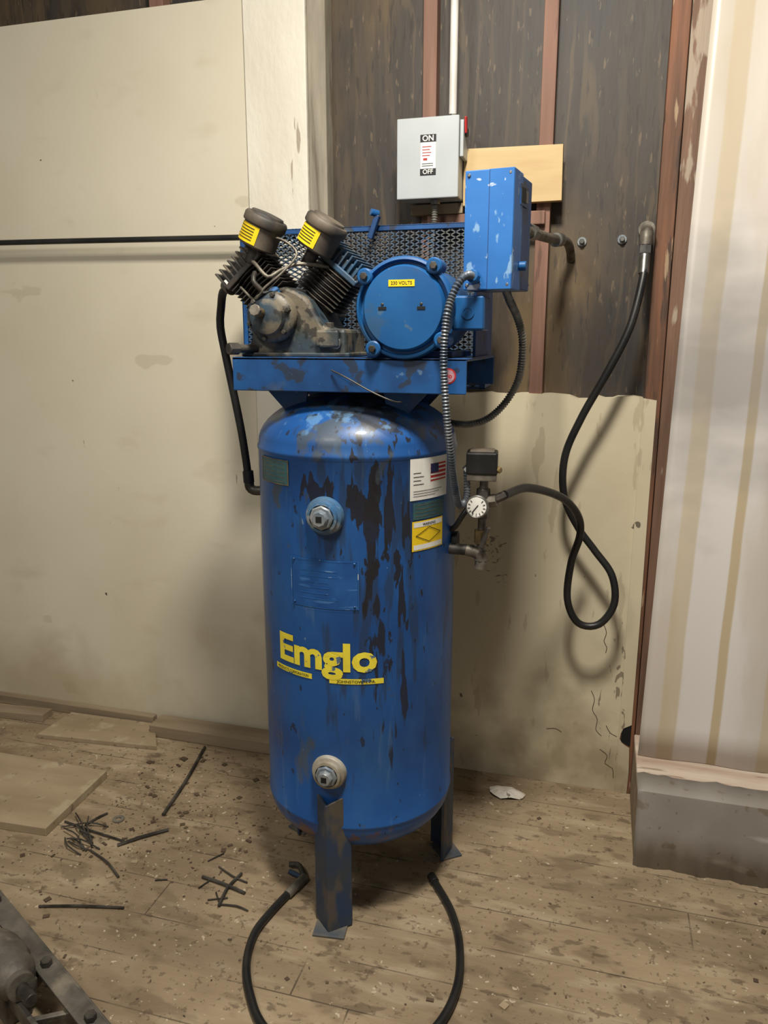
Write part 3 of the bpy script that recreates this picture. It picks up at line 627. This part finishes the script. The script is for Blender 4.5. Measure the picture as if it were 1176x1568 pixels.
d=(gu*.6+gv*.8).normalized();addbox(bm,gc+d*.006,(.012,.0004,.0009),Matrix((d,ga.normalized(),d.cross(ga.normalized()))).transposed());fin(bm,'gauge_marks',INK,ac)
cyl('hose_nipple',(-.245,y,1.122),(-.222,-.60,1.131),.012,DSTEEL,ac,seg=8)
Rp=Matrix.Rotation(.12,3,'Z')
obox('switch_base',(-.276,y,1.180),(.036,.028,.008),Rp,GREYM,ac,.002);obox('pressure_switch',(-.276,y,1.215),(.038,.031,.028),Rp,BLK,ac,.005);obox('switch_cap',(-.276,y,1.243),(.030,.024,.004),Rp,CAP,ac,.003)
cyl('unloader_valve',(-.245,y-.01,1.20),(-.228,y-.02,1.20),.008,BRASS,ac,seg=8)
cyl('switch_lead_nut',(-.316,-.624,1.19),(-.300,-.622,1.205),.013,STEEL,ac,seg=8)
tube('unloader_tube',[(-.300,y,1.11),(-.320,y-.01,1.08),(-.338,y-.005,1.05),(-.352,y,1.04)],.007,BLK,ac)
tube('check_line',[(-.60,-.800,1.440),(-.56,-.815,1.425),(-.50,-.82,1.395),(-.45,-.82,1.375),(-.44,-.78,1.37)],.0018,DSTEEL,ac)
tube('drain_cock',[(AX,AY,.165),(AX,AY,.14),(AX+.02,AY-.03,.12)],.01,DSTEEL,ac)
# ------------------------------------------------------------------ air hose on right wall
ah=E('air_hose',(0,-.12,1.2))
hp=[(.090,-.062,1.74),(.088,-.085,1.677),(.062,-.11,1.544),(.007,-.12,1.415),(-.059,-.12,1.281),(-.101,-.12,1.162),(-.097,-.115,1.041),(-.051,-.10,.942),(.002,-.10,.873),(.058,-.11,.800),(.070,-.12,.711),(.028,-.125,.642),(-.034,-.13,.643),(-.070,-.135,.719),(-.065,-.14,.837),(-.043,-.16,.932),(-.051,-.20,1.001),(-.096,-.30,1.073),(-.175,-.46,1.1265),(-.222,-.595,1.131)]
tube('hose',hp,.0115,BLK,ah,ds=.012)
cyl('ferrule',(.090,-.062,1.745),(.089,-.078,1.690),.0145,STEEL,ah);cyl('swivel_nut',(.0905,-.058,1.775),(.090,-.063,1.745),.017,STEEL,ah,seg=6)
tube('wall_elbow',[(.091,.058,1.815),(.091,.0,1.818),(.091,-.04,1.812),(.0905,-.056,1.795),(.0905,-.058,1.772)],.018,GREYM,ah,ds=.01);lathe('elbow_band',[(0,0),(.023,0),(.023,.014),(0,.014)],(.091,-.03,1.815),(0,-1,0),GREYM,ah)
# ------------------------------------------------------------------ floor items
box('floor_board',-1.62,-1.10,-.105,-.013,0.0,.05,BOARDF,bev=.004)
box('floor_board.001',-4.4,-1.65,-.03,-.001,0.0,.04,BOARDF,bev=.004)
prism('plywood_scrap',[(-2.5,-.40),(-1.603,-.398),(-1.585,-.735),(-1.76,-.745),(-2.5,-.75)],0.0,.028,SCRAPW,bev=.002,axis='z')
prism('plywood_scrap.001',[(-2.02,-.045),(-1.640,-.035),(-1.535,-.19),(-2.03,-.235)],0.0,.018,SCRAPW,bev=.002,axis='z')
prism('wood_strip',[(-2.7,-.11),(-2.10,-.06),(-2.10,-.12),(-2.7,-.19)],0.0,.03,BOARDF,bev=.002,axis='z')
fb=E('power_cable',(-.5,-1.0,0))
tube('cable',[(-.739,-.72,.012),(-.755,-.77,.012),(-.776,-.86,.011),(-.784,-.94,.011),(-.762,-1.03,.011),(-.712,-1.115,.011),(-.640,-1.19,.011),(-.50,-1.26,.011),(-.36,-1.21,.011),(-.276,-1.085,.011),(-.250,-.96,.011),(-.268,-.83,.011),(-.310,-.722,.011),(-.378,-.620,.012)],.0105,BLK,fb,ds=.015)
cyl('cable_sleeve',(-.737,-.705,.013),(-.757,-.785,.013),.013,GREYM,fb);cyl('cable_end',(-.392,-.600,.013),(-.375,-.625,.013),.0125,BLK,fb)
tube('clamp_jaw',[(-.735,-.71,.014),(-.755,-.685,.02),(-.775,-.665,.016),(-.80,-.665,.012)],.008,DSTEEL,fb);tube('clamp_jaw_lower',[(-.735,-.71,.010),(-.76,-.70,.010),(-.79,-.69,.009)],.007,LEGB,fb)
bm=bmesh.new()
rods=[((-1.368,-.13),(-1.291,-.545),.006),((-1.342,-.719),(-1.233,-.609),.005),((-1.394,-1.0),(-1.168,-.942),.0035),((-1.575,-.66),(-1.335,-.695),.0035),((-.922,-.731),(-.923,-.867),.0045),((-1.024,-.774),(-.877,-.802),.0045),((-1.403,-.762),(-1.255,-.840),.0035),((-1.471,-.585),(-1.50,-.66),.0035),((-1.0,-.72),(-.89,-.76),.0025),((-.93,-.86),(-.84,-.86),.0025)]
for a,b,r in rods:
    m_=((a[0]+b[0])/2+random.uniform(-.01,.01),(a[1]+b[1])/2+random.uniform(-.01,.01))
    addtube(bm,[(a[0],a[1],r+.001),(m_[0],m_[1],r+.004),(b[0],b[1],r+.001)],r,6,.03)
for i in range(12):
    cx,cy=-1.49+random.gauss(0,.03),-.70+random.gauss(0,.04);an=random.uniform(-.9,.9);l=random.uniform(.03,.075)
    h=random.uniform(.004,.016)
    addtube(bm,[(cx-l*math.cos(an),cy-l*math.sin(an),h),(cx+random.uniform(-.01,.01),cy+random.uniform(-.012,.012),h+.006),(cx+l*math.cos(an),cy+l*math.sin(an),.004)],.0024,6,.02)
for i in range(5):
    cx,cy=-1.12+random.gauss(0,.12),-.78+random.gauss(0,.06);an=random.uniform(0,3);l=random.uniform(.015,.03)
    addtube(bm,[(cx-l*math.cos(an),cy-l*math.sin(an),.004),(cx+l*math.cos(an),cy+l*math.sin(an),.004)],.002,6,.02)
fin(bm,'metal_rod_scraps',DSTEEL)
bm=bmesh.new()
DIRT=M('dirt',lin(92,76,58),lin(70,56,42),rough=.9)
cnt=0
def chip(cx,cy,s_,k,mi):
    n0=len(bm.faces);addbox(bm,(cx,cy,s_*.2),(s_,s_*k,s_*.2),Matrix.Rotation(random.uniform(0,3),3,'Z'))
    bm.faces.ensure_lookup_table()
    for f in list(bm.faces)[n0:]: f.material_index=mi
while cnt<850:
    if random.random()<.78: cx,cy=random.gauss(-1.35,.33),random.gauss(-.55,.28)
    else: cx,cy=random.uniform(-1.6,.6),random.uniform(-1.3,-.12)
    if cy>-.12 or cy<-1.3: continue
    if cx<-1.50 and (-.78<cy<-.38 or cy>-.26): continue
    if abs(cx+.604)<.34 and abs(cy+.594)<.34: continue
    if cx>.12 and cy>-.42: continue
    s_=random.uniform(.0012,.0038) if random.random()<.9 else random.uniform(.005,.010)
    chip(cx,cy,s_,random.uniform(.3,1),random.choice((0,1,1)));cnt+=1
fin(bm,'floor_debris',[SCRAPW,DIRT])
lathe('steel_washer',[(.009,0),(.019,0),(.019,.003),(.009,.003),(.009,0)],(-1.42,-.60,.001),(0,0,1),STEEL,None,24)
bm=bmesh.new();rng=random.Random(3);c=bm.verts.new((-.235,-.118,.016));ring=[]
for i in range(14):
    a=2*PI*i/14;ring.append(bm.verts.new((-.235+.07*math.cos(a)*rng.uniform(.8,1.1),-.118+.035*math.sin(a)*rng.uniform(.8,1.15),rng.uniform(.001,.012))))
mid=[]
for i in range(14):
    a=2*PI*i/14;mid.append(bm.verts.new((-.235+.038*math.cos(a),-.118+.019*math.sin(a),rng.uniform(.006,.024))))
for i in range(14):
    j=(i+1)%14;bm.faces.new((c,mid[i],mid[j]));bm.faces.new((mid[i],ring[i],ring[j],mid[j]))
fin(bm,'crumpled_paper',M('paper',lin(228,222,212),lin(210,200,182),scale=30,rough=.8,layers=[dict(s=45,t=.64,w=.02,c=lin(110,95,75),a=.8)]))
# machine part, bottom left
mc=E('machine_chassis',(-1.3,-1.3,0))
a=Vector((-1.50,-1.075,.125));b=Vector((-.925,-1.335,.045));d=(b-a).normalized();n_=Vector((-d.y,d.x,0)).normalized();u_=d.cross(n_);Rm=Matrix((d,n_,u_)).transposed();L_=(b-a).length
obox('rail',(a+b)/2,(L_/2,.007,.030),Rm,CAST,mc,.003);obox('rail_flange',(a+b)/2-n_*.022+Vector((0,0,.03)),(L_/2,.022,.004),Rm,CAST,mc,.002)
a2,b2=a-n_*.115,b-n_*.09
obox('rail_inner',(a2+b2)/2,(L_/2*.92,.006,.022),Rm,CAST,mc,.003)
for i,t in enumerate((.12,.38,.62,.80,.95)):
    p=a.lerp(b,t)-n_*.055;sk=Matrix.Rotation(.6*(-1)**i,3,'Z')
    obox('cross_rib_%d'%i,p,(.006,.058,.018),sk@Rm,CAST,mc,.002)
for i,t in enumerate((.22,.62,.92)):
    p=a.lerp(b,t)+Vector((0,0,.032));cyl('rail_bolt_%d'%i,p-n_*.02,p-n_*.02+Vector((0,0,.016)),.013,DSTEEL,mc,seg=6)
lathe('gear_housing',[(0,0),(.040,0),(.052,.008),(.056,.03),(.056,.09),(.050,.10),(.050,.13),(.044,.15),(.030,.165),(.030,.185),(0,.187)],(-1.31,-1.25,.105),(.17,-.09,.02),CAST,mc,32)
cyl('gear_shaft',(-1.16,-1.33,.12),(-1.10,-1.362,.127),.014,DSTEEL,mc)
for i,k in enumerate((-.5,.6,1.7,2.8)):
    q0=Vector((-1.22,-1.298,.115));ax_,u1,v1=frame((.17,-.09,.02));pp_=q0+(u1*math.cos(k)+v1*math.sin(k))*.052;cyl('housing_lug_%d'%i,pp_-ax_*.03,pp_+ax_*.035,.011,CAST,mc,seg=10)
obox('housing_pedestal',(-1.24,-1.285,.045),(.06,.03,.043),Matrix.Rotation(-.49,3,'Z'),CAST,mc,.004)
for i,p in enumerate(((-1.47,-1.12),(-.97,-1.33),(-1.42,-1.24),(-1.06,-1.40))): cyl('foot_%d'%i,(p[0],p[1],0),(p[0],p[1],.07),.014,CAST,mc)
# ------------------------------------------------------------------ light + camera
def area(nm,loc,rot,size,pw,col,sy=None):
    l=bpy.data.lights.new(nm,'AREA');l.energy=pw;l.color=col;l.size=size
    if sy: l.shape='RECTANGLE';l.size_y=sy
    o=bpy.data.objects.new(nm,l);o.location=loc;o.rotation_euler=rot;sc.collection.objects.link(o)
area('ceiling_lamp',(-.20,-1.50,3.08),(0.25,0,0),.30,72,(1,.935,.83),.30)
area('fill_light_rear',(-1.3,-2.7,3.08),(.35,0,0),.6,34,(1,.945,.86),.6)  # added fill with no visible source, brightens the left wall
w=bpy.data.worlds.new('world');w.use_nodes=True;w.node_tree.nodes['Background'].inputs[0].default_value=(1,.965,.91,1);w.node_tree.nodes['Background'].inputs[1].default_value=.18;sc.world=w
cd=bpy.data.cameras.new('camera');cd.sensor_fit='HORIZONTAL';cd.sensor_width=36;cd.lens=36.03
co=bpy.data.objects.new('camera',cd);sc.collection.objects.link(co);co.location=(0,-2.48,1.51);co.rotation_euler=(math.radians(90-12.7),0,math.radians(15.8));sc.camera=co
